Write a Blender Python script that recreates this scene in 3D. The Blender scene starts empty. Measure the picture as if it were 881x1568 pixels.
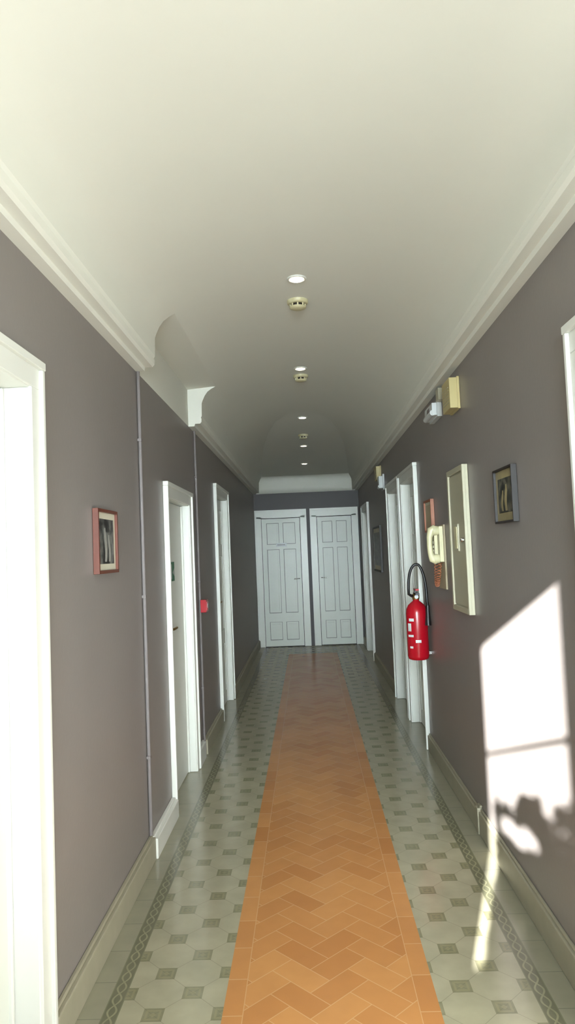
import bpy, math, random
from mathutils import Vector, Matrix
random.seed(4)
sc = bpy.context.scene
try:
    sc.view_settings.view_transform = 'Standard'
except Exception:
    pass

def s2l(c):
    return tuple((v/255/12.92) if v/255 <= .04045 else ((v/255+.055)/1.055)**2.4 for v in c) + (1,)

# ---------------------------------------------------------------- materials
class NT:
    def __init__(s, name):
        s.m = bpy.data.materials.new(name); s.m.use_nodes = True
        s.t = s.m.node_tree; s.n = s.t.nodes; s.b = s.n['Principled BSDF']
        tc = s.n.new('ShaderNodeTexCoord'); s.co = tc.outputs['Object']
    def link(s, a, b): s.t.links.new(a, b)
    def math(s, op, a, b=None, c=None):
        n = s.n.new('ShaderNodeMath'); n.operation = op
        for i, v in enumerate((a, b, c)):
            if v is None: continue
            if isinstance(v, (int, float)): n.inputs[i].default_value = v
            else: s.link(v, n.inputs[i])
        return n.outputs[0]
    def xyz(s):
        n = s.n.new('ShaderNodeSeparateXYZ'); s.link(s.co, n.inputs[0]); return n.outputs
    def noise(s, scale, detail=3):
        n = s.n.new('ShaderNodeTexNoise'); n.inputs['Scale'].default_value = scale
        n.inputs['Detail'].default_value = detail; s.link(s.co, n.inputs['Vector']); return n.outputs[0]
    def mix(s, f, a, b):
        n = s.n.new('ShaderNodeMix'); n.data_type = 'RGBA'
        for k, v in ((0, f), (6, a), (7, b)):
            if isinstance(v, (int, float)): n.inputs[k].default_value = v
            elif isinstance(v, tuple): n.inputs[k].default_value = v
            else: s.link(v, n.inputs[k])
        return n.outputs[2]
    def color(s, c):
        if isinstance(c, tuple): s.b.inputs['Base Color'].default_value = c
        else: s.link(c, s.b.inputs['Base Color'])
    def bump(s, h, strength=.1, dist=.01):
        n = s.n.new('ShaderNodeBump'); n.inputs['Strength'].default_value = strength
        n.inputs['Distance'].default_value = dist; s.link(h, n.inputs['Height'])
        s.link(n.outputs[0], s.b.inputs['Normal'])

def mat(name, rgb, rough=.5, metal=0, var=.06, scale=6, bump=0, emit=0, emitc=None):
    t = NT(name); c = s2l(rgb); d = tuple(v*(1-var) for v in c[:3])+(1,); e = tuple(min(1, v*(1+var)) for v in c[:3])+(1,)
    nz = t.noise(scale)
    t.color(t.mix(nz, d, e))
    t.b.inputs['Roughness'].default_value = rough
    t.b.inputs['Metallic'].default_value = metal
    if bump: t.bump(t.noise(scale*20, 2), bump, .003)
    if emit:
        t.b.inputs['Emission Color'].default_value = s2l(emitc or rgb); t.b.inputs['Emission Strength'].default_value = emit
    return t.m

M = {}
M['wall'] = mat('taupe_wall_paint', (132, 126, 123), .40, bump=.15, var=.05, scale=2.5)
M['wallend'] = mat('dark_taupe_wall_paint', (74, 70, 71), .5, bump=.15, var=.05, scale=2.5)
M['white'] = mat('white_plaster', (230, 231, 221), .75, var=.02, scale=2)
M['trim'] = mat('white_gloss_paint', (224, 226, 219), .3, var=.03, scale=5)
M['leaf'] = mat('door_paint', (218, 222, 214), .35, var=.03, scale=5)
M['base'] = mat('stone_baseboard', (156, 152, 132), .45, var=.12, scale=12)
M['cream'] = mat('cream_plastic', (188, 174, 122), .4)
M['ivory'] = mat('ivory_plastic', (204, 198, 160), .35)
M['panel'] = mat('cream_metal', (176, 172, 148), .35)
M['black'] = mat('black_rubber', (18, 18, 20), .4)
M['dark'] = mat('dark_lacquer', (30, 24, 22), .5)
M['red'] = mat('red_enamel', (172, 12, 30), .25)
M['wood'] = mat('red_brown_wood', (100, 50, 34), .35, var=.2, scale=30)
M['wood2'] = mat('orange_wood', (146, 84, 50), .4, var=.2, scale=30)
M['pale'] = mat('pale_wood', (172, 160, 132), .5, var=.12, scale=14)
M['paper'] = mat('paper', (196, 192, 172), .7)
M['steel'] = mat('brushed_steel', (190, 190, 190), .25, 1)
M['brass'] = mat('brass', (170, 140, 80), .3, 1)
M['conduit'] = mat('grey_conduit', (120, 114, 114), .6)
M['green'] = mat('exit_green', (20, 100, 62), .5)
M['lamp'] = mat('halogen_glow', (255, 240, 210), .5, emit=14, emitc=(255, 236, 205))
M['ledw'] = mat('diffuser_plastic', (206, 211, 211), .25)
M['terr'] = mat('terrace_stone', (190, 188, 180), .8, var=.1, scale=8)
M['leafg'] = mat('foliage_green', (60, 92, 40), .6, var=.3, scale=9)
M['bark'] = mat('bark', (88, 66, 48), .8, var=.3, scale=30)
M['clay'] = mat('clay_pot', (165, 90, 60), .7)
M['shadowgap'] = mat('dark_gap', (40, 38, 38), .8)
M['groove'] = mat('panel_groove_grey', (140, 144, 140), .6)  # darker grey than the leaf, for strips along the end door panel edges
M['coil'] = mat('coil_cord', (158, 96, 66), .5)

def photo_mat(name, lo, hi, scale):
    t = NT(name); n = t.noise(scale, 5)
    r = t.n.new('ShaderNodeValToRGB'); r.color_ramp.elements[0].position = .42; r.color_ramp.elements[1].position = .62
    r.color_ramp.elements[0].color = s2l(lo); r.color_ramp.elements[1].color = s2l(hi)
    t.link(n, r.inputs[0]); t.color(r.outputs[0]); t.b.inputs['Roughness'].default_value = .35
    return t.m
M['photo'] = photo_mat('monochrome_print', (28, 28, 28), (110, 112, 108), 22)
M['photo2'] = photo_mat('sepia_mat', (134, 122, 88), (160, 148, 110), 6)
M['photo3'] = photo_mat('dark_print', (26, 28, 24), (96, 94, 80), 24)
M['fig'] = mat('print_highlight', (150, 150, 144), .4, var=.3, scale=60)

# floor materials
def mk_plain():
    t = NT('plain_cement_tile'); a, b = s2l((156, 153, 132)), s2l((136, 134, 116))
    x, y, z = t.xyz()
    fy = t.math('ABSOLUTE', t.math('SUBTRACT', t.math('FRACT', t.math('DIVIDE', y, .2)), .5))
    g = t.math('GREATER_THAN', fy, .492)
    t.color(t.mix(t.math('MULTIPLY', g, .5), t.mix(t.noise(9, 5), b, a), s2l((90, 88, 78))))
    t.b.inputs['Roughness'].default_value = .18; t.bump(t.noise(7, 2), .08, .02); return t.m
def mk_octo():
    t = NT('octagon_cement_tile'); x, y, z = t.xyz(); s = .115
    u = t.math('DIVIDE', x, s); v = t.math('DIVIDE', y, s)
    p = t.math('MULTIPLY', t.math('ADD', u, v), .5); q = t.math('MULTIPLY', t.math('SUBTRACT', u, v), .5)
    fp = t.math('SUBTRACT', t.math('FRACT', t.math('ADD', p, .5)), .5)
    fq = t.math('SUBTRACT', t.math('FRACT', t.math('ADD', q, .5)), .5)
    uu = t.math('ABSOLUTE', t.math('ADD', fp, fq)); vv = t.math('ABSOLUTE', t.math('SUBTRACT', fp, fq))
    mx = t.math('MAXIMUM', uu, vv)
    dot = t.math('LESS_THAN', mx, .30); ring = t.math('LESS_THAN', t.math('ABSOLUTE', t.math('SUBTRACT', mx, .19)), .035)
    core = t.math('LESS_THAN', t.math('ADD', uu, vv), .10)
    line = t.math('LESS_THAN', t.math('MINIMUM', t.math('ABSOLUTE', fp), t.math('ABSOLUTE', fq)), .008)
    base = t.mix(t.noise(8, 5), s2l((142, 140, 118)), s2l((178, 173, 148)))
    wear = t.math('MULTIPLY', t.math('ADD', t.noise(14, 4), .35), .78)
    c = t.mix(t.math('MULTIPLY', line, .4), base, s2l((110, 106, 90)))
    c = t.mix(t.math('MULTIPLY', dot, wear), c, s2l((108, 107, 80)))
    c = t.mix(t.math('MULTIPLY', t.math('MAXIMUM', ring, core), .5), c, s2l((146, 142, 110)))
    t.color(c); t.b.inputs['Roughness'].default_value = .17; t.bump(t.noise(7, 2), .08, .02); return t.m
def mk_border():
    t = NT('guilloche_border_tile'); x, y, z = t.xyz()
    ax = t.math('SUBTRACT', t.math('ABSOLUTE', x), .717)
    w = t.math('MULTIPLY', t.math('SINE', t.math('MULTIPLY', y, 2*math.pi/.13)), .014)
    l1 = t.math('LESS_THAN', t.math('ABSOLUTE', t.math('SUBTRACT', ax, w)), .0035)
    l2 = t.math('LESS_THAN', t.math('ABSOLUTE', t.math('ADD', ax, w)), .0035)
    e = t.math('GREATER_THAN', t.math('ABSOLUTE', ax), .0235)
    k = t.math('MULTIPLY', t.math('MAXIMUM', t.math('MAXIMUM', l1, l2), t.math('MULTIPLY', e, .4)), t.math('ADD', t.noise(16, 4), .15))
    t.color(t.mix(k, t.mix(t.noise(10), s2l((98, 100, 80)), s2l((122, 120, 98))), s2l((152, 150, 120))))
    t.b.inputs['Roughness'].default_value = .2; return t.m
def terra_finish(t, wn, g):
    c = t.mix(wn, s2l((184, 127, 74)), s2l((202, 147, 90)))
    c = t.mix(t.math('MULTIPLY', t.noise(12, 5), .4), c, s2l((160, 112, 68)))
    c = t.mix(t.math('MULTIPLY', g, .5), c, s2l((210, 176, 130)))
    t.color(c); t.b.inputs['Roughness'].default_value = .19
    h = t.math('ADD', t.math('MULTIPLY', wn, .3), t.noise(6, 2)); t.bump(h, .14, .02)
    return t.m
def mk_tedge():
    t = NT('terracotta_edge_tile'); x, y, z = t.xyz()
    p = t.math('DIVIDE', y, .2)
    fp = t.math('ABSOLUTE', t.math('SUBTRACT', t.math('FRACT', p), .5)); g = t.math('GREATER_THAN', fp, .489)
    cv = t.n.new('ShaderNodeCombineXYZ'); t.link(t.math('FLOOR', p), cv.inputs[0]); t.link(t.math('SIGN', x), cv.inputs[1])
    wn = t.n.new('ShaderNodeTexWhiteNoise'); wn.noise_dimensions = '2D'; t.link(cv.outputs[0], wn.inputs['Vector'])
    ed = t.math('LESS_THAN', t.math('ABSOLUTE', t.math('SUBTRACT', t.math('ABSOLUTE', t.math('SUBTRACT', x, .0125)), .2875)), .003)
    return terra_finish(t, wn.outputs['Value'], t.math('MAXIMUM', g, ed))
def mk_herring():
    t = NT('terracotta_herringbone_tile'); x, y, z = t.xyz(); w = .096*math.sqrt(2)
    xc = t.math('SUBTRACT', x, .0125)
    p = t.math('DIVIDE', t.math('ADD', xc, y), w); q = t.math('DIVIDE', t.math('SUBTRACT', y, xc), w)
    i = t.math('FLOOR', p); j = t.math('FLOOR', q); a = t.math('FRACT', p); b = t.math('FRACT', q)
    k = t.math('FLOORED_MODULO', t.math('ADD', t.math('SUBTRACT', i, j), .5), 4)
    def is_(n): return t.math('LESS_THAN', t.math('ABSOLUTE', t.math('SUBTRACT', k, n+.5)), .25)
    k0, k1, k2, k3 = is_(0), is_(1), is_(2), is_(3)
    e = .018
    L = t.math('MULTIPLY', t.math('LESS_THAN', a, e), t.math('SUBTRACT', 1, k1))
    Rr = t.math('MULTIPLY', t.math('GREATER_THAN', a, 1-e), t.math('SUBTRACT', 1, k0))
    Bo = t.math('MULTIPLY', t.math('LESS_THAN', b, e), t.math('SUBTRACT', 1, k2))
    T = t.math('MULTIPLY', t.math('GREATER_THAN', b, 1-e), t.math('SUBTRACT', 1, k3))
    g = t.math('MAXIMUM', t.math('MAXIMUM', L, Rr), t.math('MAXIMUM', Bo, T))
    cv = t.n.new('ShaderNodeCombineXYZ'); t.link(t.math('SUBTRACT', i, k1), cv.inputs[0]); t.link(t.math('ADD', j, k3), cv.inputs[1])
    wn = t.n.new('ShaderNodeTexWhiteNoise'); wn.noise_dimensions = '2D'; t.link(cv.outputs[0], wn.inputs['Vector'])
    return terra_finish(t, wn.outputs['Value'], g)
M['fplain'] = mk_plain(); M['focto'] = mk_octo(); M['fborder'] = mk_border(); M['tdiag'] = mk_herring(); M['tedge'] = mk_tedge()

# ---------------------------------------------------------------- builder
class B:
    def __init__(s): s.v = []; s.f = []; s.mi = []; s.sm = []; s.mats = []
    def k(s, m):
        if m not in s.mats: s.mats.append(m)
        return s.mats.index(m)
    def add(s, vs, fs, m, smooth=False):
        o = len(s.v); s.v += [tuple(v) for v in vs]; i = s.k(m)
        for f in fs: s.f.append([o+a for a in f]); s.mi.append(i); s.sm.append(smooth)
    def box(s, x0, x1, y0, y1, z0, z1, m):
        x0, x1 = sorted((x0, x1)); y0, y1 = sorted((y0, y1)); z0, z1 = sorted((z0, z1))
        vs = [(x, y, z) for x in (x0, x1) for y in (y0, y1) for z in (z0, z1)]
        s.add(vs, [(0, 1, 3, 2), (4, 6, 7, 5), (0, 4, 5, 1), (2, 3, 7, 6), (0, 2, 6, 4), (1, 5, 7, 3)], m)
    def tube(s, pts, r, m, seg=12, caps=True):
        pts = [Vector(p) for p in pts]; n = len(pts)
        rs = r if isinstance(r, (list, tuple)) else [r]*n
        up = None; vs = []
        for i, p in enumerate(pts):
            t = (pts[min(i+1, n-1)]-pts[max(i-1, 0)])
            if t.length < 1e-9: t = Vector((0, 0, 1))
            t.normalize()
            if up is None:
                up = t.orthogonal().normalized()
            up = (up - t*up.dot(t)).normalized(); w = t.cross(up)
            for j in range(seg):
                a = 2*math.pi*j/seg; vs.append(p+(up*math.cos(a)+w*math.sin(a))*rs[i])
        fs = [(i*seg+j, i*seg+(j+1) % seg, (i+1)*seg+(j+1) % seg, (i+1)*seg+j) for i in range(n-1) for j in range(seg)]
        s.add(vs, fs, m, True)
        if caps:
            s.add(vs[:seg], [tuple(reversed(range(seg)))], m); s.add(vs[-seg:], [tuple(range(seg))], m)
    def lathe(s, c, prof, m, axis='z', seg=28):
        vs = []; c = Vector(c)
        for r, h in prof:
            for j in range(seg):
                a = 2*math.pi*j/seg; ca, sa = r*math.cos(a), r*math.sin(a)
                d = {'z': (ca, sa, h), 'x': (h, ca, sa), 'y': (sa, h, ca)}[axis]
                vs.append(c+Vector(d))
        n = len(prof)
        fs = [(i*seg+j, i*seg+(j+1) % seg, (i+1)*seg+(j+1) % seg, (i+1)*seg+j) for i in range(n-1) for j in range(seg)]
        s.add(vs, fs, m, True)
        s.add(vs[:seg], [tuple(reversed(range(seg)))], m); s.add(vs[-seg:], [tuple(range(seg))], m)
    def done(s, name, bevel=0, merge=True):
        me = bpy.data.meshes.new(name); me.from_pydata(s.v, [], s.f)
        for m in s.mats: me.materials.append(M[m])
        for p, i, sm in zip(me.polygons, s.mi, s.sm): p.material_index = i; p.use_smooth = sm
        me.update(); ob = bpy.data.objects.new(name, me); sc.collection.objects.link(ob)
        if bevel:
            b = ob.modifiers.new('bevel', 'BEVEL'); b.width = bevel; b.segments = 2; b.limit_method = 'ANGLE'; b.angle_limit = math.radians(50)
        return ob

W = .85; H = 2.88; YB = -.7; YE = 11.5; ZC = 2.465

# ---------------------------------------------------------------- shell
def wall(name, s, openings):
    b = B(); y = YB
    x0, x1 = s*W, s*(W+.14)
    for (a, c, zt) in sorted(openings):
        b.box(x0, x1, y, a, 0, ZC, 'wall'); b.box(x0, x1, a, c, zt, ZC, 'wall'); y = c
    b.box(x0, x1, y, YE, 0, ZC, 'wall')
    b.box(x0, x1, YB, YE, ZC, H+.06, 'white')
    return b.done(name)
AW = .085
LD = [(1.30, 2.225, 2.13), (4.20, 5.12, 1.95), (6.50, 7.52, 2.16)]
RD = [(1.28, 2.20, 2.16), (5.39, 6.32, 2.14), (6.37, 7.31, 2.14), (9.66, 10.75, 2.14)]
op = lambda L: [(a+AW*.7, c-AW*.7, z-AW*.7) for a, c, z in L]
wall('wall_left', -1, op(LD)); wall('wall_right', 1, op(RD))
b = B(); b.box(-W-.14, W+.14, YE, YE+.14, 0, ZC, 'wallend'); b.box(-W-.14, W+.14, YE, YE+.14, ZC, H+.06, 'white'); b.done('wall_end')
# back wall with glazed garden door opening (behind the camera)
b = B()
xl, xm0, xm1, xr, zt = -.574, -.174, -.10, .62, 2.41
b.box(-W-.14, xl, YB-.12, YB, 0, H+.06, 'wall'); b.box(xr, W+.14, YB-.12, YB, 0, H+.06, 'wall'); b.box(xl, xr, YB-.12, YB, zt, H+.06, 'wall')
b.done('wall_back')
b = B()
b.box(xm0, xm1, YB-.07, YB-.01, 0, zt, 'trim')
b.box(xl, xm0, YB-.05, YB-.02, 1.845, 1.865, 'trim'); b.box(xl, xm0, YB-.06, YB-.02, 0, 1.08, 'trim')
b.box(xm1, xr, YB-.05, YB-.02, 1.845, 1.865, 'trim'); b.box(xm1, xr, YB-.06, YB-.02, 0, .70, 'trim')  # solid lower panels of both sashes are added, unseen, to block low sun
b.done('window_1', .004)
# floor
xs = [(-.99, -.744, 'fplain'), (-.744, -.690, 'fborder'), (-.690, -.344, 'focto'), (-.344, -.275, 'tedge'), (-.275, .30, 'tdiag'),
      (.30, .368, 'tedge'), (.368, .690, 'focto'), (.690, .744, 'fborder'), (.744, .99, 'fplain')]
b = B()
for a, c, m in xs:
    for (y0, y1, far) in ((YB-.12, 10.55, 0), (10.55, 10.62, 1), (10.62, YE+.1, 2)):
        mm = m
        if far == 1 and m == 'tdiag': mm = 'tedge'
        if far == 2 and m in ('tdiag', 'tedge'): mm = 'focto'
        b.add([(a, y0, 0), (c, y0, 0), (c, y1, 0), (a, y1, 0)], [(0, 1, 2, 3)], mm)
b.done('floor')
# ceiling vault
cove = [(.105, 2.465+.17), (.112, 2.655), (.128, 2.69), (.15, 2.72), (.18, 2.742), (.212, 2.758)]
upper = [(.212, 2.758), (.27, 2.79), (.35, 2.823), (.45, 2.85), (.56, 2.868), (.7, 2.878), (.85, 2.88)]
gapL = (3.60, 5.22)
b = B()
prof = [(-W+o, z) for o, z in upper] + [(W-o, z) for o, z in reversed(upper[:-1])]
def extr(b, prof, y0, y1, m, smooth=True):
    n = len(prof); vs = [(x, y0, z) for x, z in prof]+[(x, y1, z) for x, z in prof]
    b.add(vs, [(i, i+1, n+i+1, n+i) for i in range(n-1)], m, smooth)
extr(b, prof, YB, YE, 'white')
extr(b, [(-W, 2.742), (-W+.212, 2.758)], gapL[0], gapL[1], 'white', False)
b.add([(-1, YB-.12, 2.95), (1, YB-.12, 2.95), (1, YE+.14, 2.95), (-1, YE+.14, 2.95)], [(0, 1, 2, 3)], 'white')
b.done('ceiling')
def cornice(name, s, segs):
    b = B()
    flat = [(0, ZC), (.045, ZC), (.05, ZC+.018), (.088, ZC+.018), (.098, ZC+.03), (.1, ZC+.055), (.095, ZC+.062), (.102, ZC+.075)]
    for y0, y1 in segs:
        P = [(s*(W-o), z) for o, z in flat]; extr(b, P, y0, y1, 'white', False)
        Q = [(s*(W-o), z) for o, z in [flat[-1]]+cove]; extr(b, Q, y0, y1, 'white', True)
        full = P+Q[1:]+[(s*W, 2.758)]
        for y in (y0, y1):
            b.add([(x, y, z) for x, z in full], [tuple(range(len(full)))], 'white')
    return b.done(name)
cornice('trim_1', -1, [(YB, gapL[0]), (gapL[1], YE)])
cornice('trim_2', 1, [(YB, YE)])
# end cove: rises steeply, then the ceiling slopes gently up to the vault
slope = [(.20, 2.722), (.7, 2.745), (1.8, 2.79), (3.2, 2.84), (4.6, 2.882)]
def ceil_z(y):
    o = YE-y
    if o >= 4.55: return 2.88
    for (a, za), (c, zc) in zip(slope, slope[1:]):
        if a <= o <= c: return za+(zc-za)*(o-a)/(c-a)
b = B()
n1 = [(0, ZC), (.045, ZC), (.05, ZC+.018), (.1, ZC+.03), (.102, ZC+.075), (.105, 2.60), (.112, 2.65), (.13, 2.69), (.16, 2.712), (.20, 2.722)]
for L, sm in ((n1, True), (slope, True)):
    n = len(L); vs = [(-W+.1, YE-o, z) for o, z in L]+[(W-.1, YE-o, z) for o, z in L]
    b.add(vs, [(i, i+1, n+i+1, n+i) for i in range(n-1)], 'white', sm)
b.done('trim_3')

# baseboards
def base(name, s, segs):
    b = B()
    for y0, y1, t, h, m in segs:
        b.box(s*W, s*(W-t), y0, y1, 0, h, m)
        b.box(s*W, s*(W-t*.55), y0, y1, h, h+.012, m)
    b.done(name, .004)
base('baseboard_left', -1, [(YB, 1.29, .025, .11, 'base'), (2.235, 3.62, .03, .11, 'base'), (3.62, 4.19, .04, .10, 'trim'), (5.13, 5.38, .03, .12, 'trim'),
                            (5.46, 6.49, .03, .11, 'base'), (7.53, YE-.05, .03, .11, 'base')])
base('baseboard_right', 1, [(YB, 1.27, .025, .11, 'base'), (2.21, 3.80, .022, .12, 'base'), (3.80, 3.85, .028, .135, 'base'), (3.85, 5.38, .022, .11, 'base'), (7.32, 9.65, .022, .11, 'base'), (10.76, YE-.05, .022, .11, 'base')])

# ---------------------------------------------------------------- side doors
def side_door(n, s, y0, y1, zt, rec=.07, hand=1, flat=False):
    b = B(); X = lambda o: s*(W+o)
    for a, c in ((y0+.018, y0+AW), (y1-AW, y1-.018)):
        b.box(X(.0), X(-.020), a, c, .001, zt-AW, 'trim')
    b.box(X(.0), X(-.020), y0+.018, y1-.018, zt-AW, zt-.018, 'trim')
    b.box(X(.0), X(-.032), y0, y0+.02, .001, zt-.02, 'trim'); b.box(X(.0), X(-.032), y1-.02, y1, .001, zt-.02, 'trim'); b.box(X(.0), X(-.034), y0-.004, y1+.004, zt-.02, zt+.006, 'trim')
    j = .022
    b.box(X(-.012), X(.14), y0+AW-j, y0+AW+.004, .002, zt-AW-.004, 'trim'); b.box(X(-.012), X(.14), y1-AW-.004, y1-AW+j, .002, zt-AW-.004, 'trim')
    b.box(X(-.012), X(.14), y0+AW-j, y1-AW+j, zt-AW-.004, zt-AW+j, 'trim')
    a, c, t = y0+AW+.006, y1-AW-.006, zt-AW-.008
    b.box(X(rec), X(rec+.04), a, c, .006, t, 'leaf')
    st = .1
    b.box(X(rec-.012), X(rec+.01), a, a+.015, .003, t, 'trim'); b.box(X(rec-.012), X(rec+.01), c-.015, c, .003, t, 'trim')
    if not flat:
        rows = [(.12, .62), (.74, 1.50), (1.60, t-.1)]
        mid = (a+c)/2
        for z0, z1 in rows:
            for p0, p1 in ((a+st, mid-.03), (mid+.03, c-st)):
                w = .014
                for q in ((p0, p1, z0, z0+w), (p0, p1, z1-w, z1), (p0, p0+w, z0+w, z1-w), (p1-w, p1, z0+w, z1-w)):
                    b.box(X(rec+.002), X(rec-.008), q[0], q[1], q[2], q[3], 'leaf')
                b.box(X(rec+.002), X(rec-.004), p0+.04, p1-.04, z0+.04, z1-.04, 'leaf')
    hy = a+.06 if hand > 0 else c-.06
    b.box(X(rec), X(rec-.006), hy-.018, hy+.018, .94, 1.14, 'brass')
    b.tube([(X(rec), hy, 1.06), (X(rec-.05), hy, 1.06), (X(rec-.055), hy+.02*hand, 1.06), (X(rec-.055), hy+.11*hand, 1.06)], .008, 'brass')
    b.done('door_%d' % n, .003)
k = 1
for i, (a, c, z) in enumerate(LD): side_door(k, -1, a, c, z, .075 if i == 0 else .045, 1, i < 2); k += 1
for i, (a, c, z) in enumerate(RD): side_door(k, 1, a, c, z, .06, 1); k += 1

# end doors
def end_door(n, x0, x1, hx, hs, sign):
    b = B(); zt = 2.19; aw = .105
    Y = lambda o: YE-o
    b.box(x0+.02, x0+aw, Y(0), Y(.03), .001, zt-aw, 'trim'); b.box(x1-aw, x1-.02, Y(0), Y(.03), .001, zt-aw, 'trim'); b.box(x0+.02, x1-.02, Y(0), Y(.03), zt-aw-.02, zt-.02, 'trim')
    b.box(x0, x0+.025, Y(0), Y(.045), .001, zt-.02, 'trim'); b.box(x1-.025, x1, Y(0), Y(.045), .001, zt-.02, 'trim'); b.box(x0, x1, Y(0), Y(.05), zt-.025, zt+.006, 'trim')
    a, c, t = x0+aw+.008, x1-aw-.008, zt-aw-.03
    b.box(x0+aw, x1-aw, Y(0), Y(.003), .001, t+.012, 'shadowgap')
    b.box(a, c, Y(.001), Y(.010), .012, t, 'leaf')
    mid = (a+c)/2; st = .075
    zr = [(.012, .11), (.40, .54), (1.56, 1.64), (t-.07, t)]
    for q0, q1 in ((a, a+st), (mid-.032, mid+.032), (c-st, c)): b.box(q0, q1, Y(.008), Y(.040), .012, t, 'leaf')
    for q0, q1 in ((a+st, mid-.032), (mid+.032, c-st)):
        for z0, z1 in zr: b.box(q0, q1, Y(.008), Y(.0395), z0, z1, 'leaf')
        for (z0, z1) in ((.11, .40), (.54, 1.56), (1.64, t-.07)):
            w = .008
            for q in ((q0, q1, z0, z0+w), (q0, q1, z1-w, z1), (q0, q0+w, z0+w, z1-w), (q1-w, q1, z0+w, z1-w)): b.box(q[0], q[1], Y(.009), Y(.0105), q[2], q[3], 'groove')
            b.box(q0+.035, q1-.035, Y(.009), Y(.03), z0+.035, z1-.035, 'leaf')
    b.box(hx-.012, hx+.012, Y(.03), Y(.042), 1.00, 1.12, 'leaf')
    b.tube([(hx, Y(.03), 1.08), (hx, Y(.08), 1.08), (hx+.02*hs, Y(.085), 1.08), (hx+.09*hs, Y(.085), 1.075)], .007, 'steel')
    if sign:
        b.box(mid-.085, mid+.085, Y(.038), Y(.046), 1.60, 1.66, 'ledw')
        for q in range(6): b.box(mid-.06+q*.021, mid-.048+q*.021, Y(.046), Y(.0465), 1.622, 1.638, 'conduit')
    b.done('door_%d' % n, .002)
end_door(k, -.845, -.005, -.15, -1, True); end_door(k+1, .05, .825, .20, 1, False)

# ---------------------------------------------------------------- objects
G = .001
def picture(s, y0, y1, z0, z1, fw, fm, matm, im, mw, dep=.024, figs=False, name='picture_frame', figm='fig'):
    b = B(); X = lambda o: s*(W-G-o)
    b.box(X(0), X(dep), y0, y0+fw, z0, z1, fm); b.box(X(0), X(dep), y1-fw, y1, z0, z1, fm)
    b.box(X(0), X(dep), y0+fw, y1-fw, z0, z0+fw, fm); b.box(X(0), X(dep), y0+fw, y1-fw, z1-fw, z1, fm)
    b.box(X(0), X(dep*.55), y0+fw, y1-fw, z0+fw, z1-fw, matm)
    m = fw+mw; b.box(X(dep*.5), X(dep*.6), y0+m, y1-m, z0+m, z1-m, im)
    if figs:
        yc = (y0+y1)/2; zc = (z0+z1)/2; hh = (z1-z0)*.5-m
        for dy, sc_ in ((-.02, 1.0), (.035, .8)):
            pts = []
            for i in range(14):
                u = i/13; r = .018*sc_*(1-.5*abs(u-.45))*(1 if u < .8 else .7)
                pts.append((dy+math.sin(u*5)*.008, -hh*.9+u*hh*1.5*sc_, r))
            for sg in range(13):
                a, c = pts[sg], pts[sg+1]; x = X(dep*.62)
                b.add([(x, yc+a[0]-a[2], zc+a[1]), (x, yc+a[0]+a[2], zc+a[1]), (x, yc+c[0]+c[2], zc+c[1]), (x, yc+c[0]-c[2], zc+c[1])], [(0, 1, 2, 3)], figm)
    return b.done(name, .002)
picture(-1, 2.79, 3.08, 1.445, 1.708, .013, 'wood', 'paper', 'photo', .026, figs=True)
picture(1, 2.86, 3.14, 1.588, 1.82, .009, 'dark', 'photo2', 'photo3', .034, figs=True, figm='photo2')
picture(1, 8.15, 9.00, 1.23, 1.77, .022, 'dark', 'paper', 'photo3', .05)
picture(1, 4.74, 5.02, 1.60, 1.82, .014, 'wood2', 'paper', 'pale', .02, name='framed_notice')

# electrical panel
b = B(); X = lambda o: W-G-o
y0, y1, z0, z1 = 3.71, 4.12, 1.14, 1.925
b.box(X(0), X(.018), y0, y1, z0, z1, 'panel')
for q in ((y0, y0+.03, z0, z1), (y1-.03, y1, z0, z1), (y0+.03, y1-.03, z0, z0+.03), (y0+.03, y1-.03, z1-.03, z1)): b.box(X(.015), X(.032), *q, 'panel')
b.box(X(.018), X(.024), y0+.036, y1-.036, z0+.036, z1-.036, 'panel')
b.box(X(.022), X(.032), 3.89, 3.98, 1.47, 1.62, 'panel'); b.box(X(.03), X(.036), 3.905, 3.965, 1.485, 1.605, 'ivory')
b.lathe((X(.024), 3.78, 1.53), [(.012, 0), (.012, -.014), (.008, -.018)], 'steel', 'x')
b.done('electrical_panel', .003)

# wall telephone on a pale board
b = B()
b.box(X(0), X(.012), 4.40, 4.63, 1.235, 1.635, 'pale')
b.box(X(.01), X(.035), 4.42, 4.60, 1.405, 1.625, 'ivory'); b.box(X(.03), X(.055), 4.49, 4.59, 1.42, 1.58, 'ivory')
for i in range(3):
    for j in range(4): b.box(X(.055), X(.061), 4.51+i*.024, 4.525+i*.024, 1.44+j*.026, 1.456+j*.026, 'panel')
hp = [(X(.05), 4.45, 1.41), (X(.075), 4.45, 1.425), (X(.088), 4.45, 1.46), (X(.092), 4.45, 1.51), (X(.09), 4.45, 1.56), (X(.078), 4.45, 1.60), (X(.05), 4.45, 1.618)]
b.tube(hp, [.022, .026, .018, .016, .018, .026, .022], 'ivory', 14)
b.lathe((X(.035), 4.45, 1.425), [(.026, 0), (.03, -.02), (.028, -.035)], 'ivory', 'x'); b.lathe((X(.035), 4.45, 1.60), [(.026, 0), (.03, -.02), (.028, -.035)], 'ivory', 'x')
def path(u): return Vector((X(.035)-.012*math.sin(u*math.pi), 4.44+.13*u, 1.40-.14*math.sin(u*math.pi)))
pts = []
N = 360
for i in range(N+1):
    u = i/N; p = path(u); t = (path(min(1, u+.01))-path(max(0, u-.01))).normalized(); a = Vector((1, 0, 0)); a = (a-t*a.dot(t)).normalized(); c = t.cross(a)
    th = u*2*math.pi*22; pts.append(p+(a*math.cos(th)+c*math.sin(th))*.0115)
b.tube(pts, .0034, 'coil', 6)
b.done('wall_telephone', .005)

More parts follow.
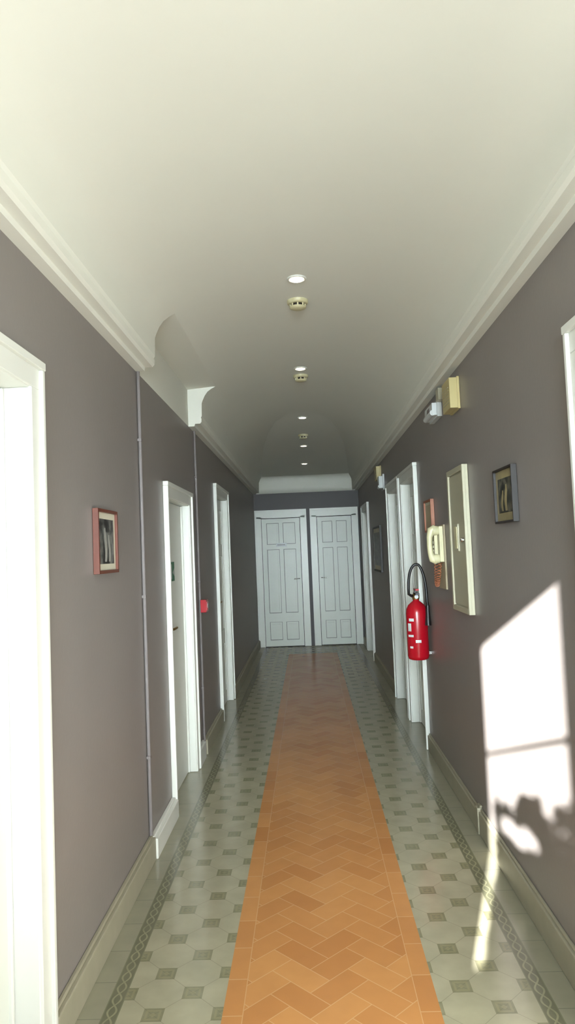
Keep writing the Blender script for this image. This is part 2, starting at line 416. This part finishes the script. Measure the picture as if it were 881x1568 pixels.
# fire extinguisher
b = B(); cx, cy = .757, 5.14
b.lathe((cx, cy, 0), [(.055, .705), (.07, .712), (.0755, .73), (.0755, 1.03), (.072, 1.06), (.058, 1.09), (.036, 1.11), (.022, 1.12), (.022, 1.135)], 'red', seg=36)
b.lathe((cx, cy, 0), [(.024, 1.13), (.026, 1.14), (.026, 1.165), (.016, 1.17)], 'brass')
b.box(cx-.014, cx+.014, cy-.09, cy+.025, 1.165, 1.178, 'black'); b.box(cx-.012, cx+.012, cy-.085, cy+.02, 1.196, 1.208, 'red'); b.box(cx-.01, cx+.01, cy-.01, cy+.02, 1.165, 1.205, 'black')
b.lathe((cx+.0, cy-.028, 1.15), [(.014, 0), (.014, -.01)], 'ledw', 'y', 16)
hose = []
for i in range(33):
    u = i/32; a = math.pi*(1-u)
    hose.append((cx+.01+.062*math.cos(a), cy-.02-.02*u, 1.17+.21*math.sin(a)**.75 - .13*max(0, u-.6)))
hose = [(cx, cy, 1.155), (cx-.03, cy-.01, 1.155)]+hose+[(cx+.074, cy-.05, 1.08), (cx+.07, cy-.07, 1.02)]
b.tube(hose, .010, 'black', 10)
b.tube([(cx+.07, cy-.07, 1.09), (cx+.068, cy-.075, 1.02), (cx+.066, cy-.08, .95)], [.014, .016, .022], 'black', 14)
for za, zb, a0, a1, m in ((.98, 1.0, 215, 245, 'ledw'), (.91, .965, 205, 228, 'ledw'), (.87, .885, 205, 240, 'ledw'), (.79, .805, 215, 235, 'ledw'), (.83, .85, 250, 280, 'ledw')):
    vs = []
    for i in range(9):
        a = math.radians(a0+(a1-a0)*i/8)
        for z in (za, zb): vs.append((cx+.0762*math.cos(a), cy+.0762*math.sin(a), z))
    b.add(vs, [(2*i, 2*i+2, 2*i+3, 2*i+1) for i in range(8)], m, True)
b.box(cx+.06, W-G, cy-.02, cy+.02, .98, 1.02, 'steel'); b.box(cx+.05, W-G, cy-.015, cy+.015, .74, .76, 'steel')
b.done('fire_extinguisher')

# cream siren boxes, emergency lights
def siren(y0, y1, z0, z1):
    b = B(); b.box(W-G, W-.015, y0-.005, y1+.005, z0-.005, z1+.005, 'cream'); b.box(W-.012, W-.055, y0, y1, z0, z1, 'cream')
    for i in range(6):
        z = z0+(z1-z0)*(.2+.1*i); b.box(W-.054, W-.058, y0+.03, y1-.03, z, z+.005, 'panel')
    b.done('alarm_siren', .006)
siren(3.80, 4.00, 2.24, 2.405); siren(7.9, 8.1, 2.27, 2.42)
b = B(); b.box(W-G, W-.03, 4.30, 4.58, 2.29, 2.39, 'ledw'); b.box(W-.028, W-.06, 4.31, 4.57, 2.30, 2.375, 'ledw'); b.tube([(W-.055, 4.315, 2.315), (W-.055, 4.565, 2.315)], .018, 'ledw', 16)
b.box(W-.06, W-.062, 4.40, 4.48, 2.33, 2.36, 'conduit'); b.box(W-G, W-.035, 4.22, 4.30, 2.375, 2.445, 'panel'); b.done('emergency_light', .004)
b = B(); b.box(W-G, W-.02, 7.60, 7.78, 2.13, 2.30, 'ledw'); b.box(W-.018, W-.06, 7.62, 7.76, 2.15, 2.28, 'ledw'); b.tube([(W-.055, 7.63, 2.17), (W-.055, 7.75, 2.17)], .015, 'ledw', 14); b.done('emergency_light', .004)

# conduits left
for y in (3.60, 5.42):
    b = B(); b.tube([(-W+.011, y, .002 if y > 5 else .125), (-W+.011, y, ZC-.002)], .009, 'conduit', 14)
    for z in (.5, 1.3, 2.1): b.box(-W+G, -W+.021, y-.012, y+.012, z, z+.014, 'conduit')
    b.done('electrical_conduit')
# manual call point (bracketed over the conduit)
b = B(); b.box(-W+.022, -W+.065, 5.375, 5.475, 1.075, 1.17, 'red'); b.box(-W+.06, -W+.07, 5.392, 5.458, 1.09, 1.155, 'red'); b.box(-W+.069, -W+.072, 5.405, 5.45, 1.105, 1.14, 'ledw')
b.done('fire_alarm_call_point', .003)
# exit sign on left door
b = B(); xs_ = -W-.045+.001
b.box(xs_, xs_+.004, 4.57, 4.70, 1.345, 1.47, 'green')
b.box(xs_+.004, xs_+.005, 4.58, 4.61, 1.36, 1.455, 'ledw'); b.add([(xs_+.0052, 4.63, 1.40), (xs_+.0052, 4.69, 1.375), (xs_+.0052, 4.69, 1.43)], [(0, 1, 2)], 'ledw'); b.done('exit_sign')

# downlights, smoke detectors
for y in (1.60, 3.52, 5.28, 7.20, 8.80, 10.18):
    b = B(); Z = ceil_z(y)-.001
    b.lathe((0, y, Z), [(.05, .01), (.05, -.004), (.046, -.007), (.037, -.006), (.036, -.001)], 'trim', seg=32)
    b.lathe((0, y, Z-.0062), [(.034, 0), (.034, -.0012), (.03, -.002)], 'lamp', seg=28)
    b.done('recessed_downlight')
    l = bpy.data.lights.new('halogen', 'SPOT'); l.energy = 9; l.spot_size = math.radians(80); l.spot_blend = .6; l.color = (1, .84, .64); l.shadow_soft_size = .03
    o = bpy.data.objects.new('downlight_beam', l); o.location = (0, y, Z-.02); sc.collection.objects.link(o)
for y in (3.84, 5.50, 8.12):
    b = B(); Z = ceil_z(y)
    b.lathe((0, y, Z), [(.058, .005), (.058, -.014), (.052, -.020), (.046, -.021)], 'ivory', seg=32)
    b.lathe((0, y, Z-.02), [(.034, 0), (.034, -.018)], 'dark', seg=24)
    for i in range(8):
        a = i*math.pi/4; b.box(-.004+.04*math.cos(a), .004+.04*math.cos(a), y+.04*math.sin(a)-.004, y+.04*math.sin(a)+.004, Z-.04, Z-.018, 'ivory')
    b.lathe((0, y, Z-.036), [(.046, 0), (.044, -.006), (.03, -.012), (.01, -.014)], 'ivory', seg=32)
    b.done('smoke_detector')

# unseen terrace, put in to bounce sun up to the ceiling, and potted tree outside (behind camera)
b = B(); b.box(-4, 4, YB-6, YB-.12, -.08, -.01, 'terr'); b.done('terrace_ground')
b = B(); px, py = -.40, -1.05
b.lathe((px, py, 0), [(.12, -.01), (.17, .32), (.185, .33), (.185, .37), (.16, .37)], 'clay')
b.tube([(px, py, .36), (px+.02, py, .7), (px-.01, py, 1.1), (px, py, 1.5)], [.025, .02, .016, .008], 'bark')
def clear(x0, z0):  # gaps shaped into the unseen foliage to let a sun streak and blob through
    if x0 < -.500: return True
    if ((x0+.36)/.070)**2+((z0-1.47)/.05)**2 < 1: return True
    if ((x0+.43)/.05)**2+((z0-1.515)/.045)**2 < 1: return True
    return False
for i in range(5600):
    x = px+random.uniform(-.26, .30); y = py+random.uniform(-.2, .2); z = random.uniform(.85, 1.85)
    dy = -.7-y; x0 = x+dy*.32; z0 = z-dy*.32
    if z0 > 1.615+.045*math.sin(x0*34)+.03*math.sin(x0*83): continue
    if clear(x0, z0) or x0 > -.09: continue
    d = Vector((random.uniform(-1, 1), random.uniform(-1, 1), random.uniform(-1, 1))).normalized(); e = d.orthogonal().normalized()
    L = .03; w = .018; c = Vector((x, y, z))
    b.add([c-d*L, c+e*w, c+d*L, c-e*w], [(0, 1, 2, 3)], 'leafg')
b.done('potted_tree')

# ---------------------------------------------------------------- lights
sd = Vector((.32, 1, -.32)).normalized()
l = bpy.data.lights.new('sun', 'SUN'); l.energy = 92; l.angle = math.radians(.6); l.color = (1, .99, .96)
o = bpy.data.objects.new('sun', l); o.rotation_euler = sd.to_track_quat('-Z', 'Y').to_euler(); o.location = (-3, -9, 4); sc.collection.objects.link(o)
def area(name, e, sx, sy, loc, d, col, spread):
    l = bpy.data.lights.new(name, 'AREA'); l.shape = 'RECTANGLE'; l.size = sx; l.size_y = sy; l.energy = e; l.color = col; l.spread = math.radians(spread)
    o = bpy.data.objects.new(name, l); o.location = loc; o.rotation_euler = Vector(d).to_track_quat('-Z', 'Z').to_euler(); sc.collection.objects.link(o)
area('window_daylight', 58, 1.15, 2.0, (.02, YB-.1, 1.4), (0, 1, 0), (.87, .95, 1), 180)
area('far_end_fill', 38, 1.15, 2.0, (.02, YB-.09, 1.4), (0, 1, -.07), (.82, .96, 1), 44)  # added narrow fill beam without a real source, brightens the far end
w = bpy.data.worlds.new('world'); sc.world = w; w.use_nodes = True
bg = w.node_tree.nodes['Background']; bg.inputs[0].default_value = (.68, .83, 1, 1); bg.inputs[1].default_value = 2.6

# ---------------------------------------------------------------- camera
cam = bpy.data.cameras.new('camera'); cam.sensor_fit = 'VERTICAL'; cam.sensor_height = 36; cam.lens = 25.0; cam.clip_start = .02
co = bpy.data.objects.new('camera', cam); sc.collection.objects.link(co)
R = Matrix(((.99877, .04195, .02654), (.02887, -.05590, -.99802), (-.04038, .99756, -.05704)))
q = R.to_4x4(); q.translation = Vector((0, 0, 1.5)); co.matrix_world = q
sc.camera = co
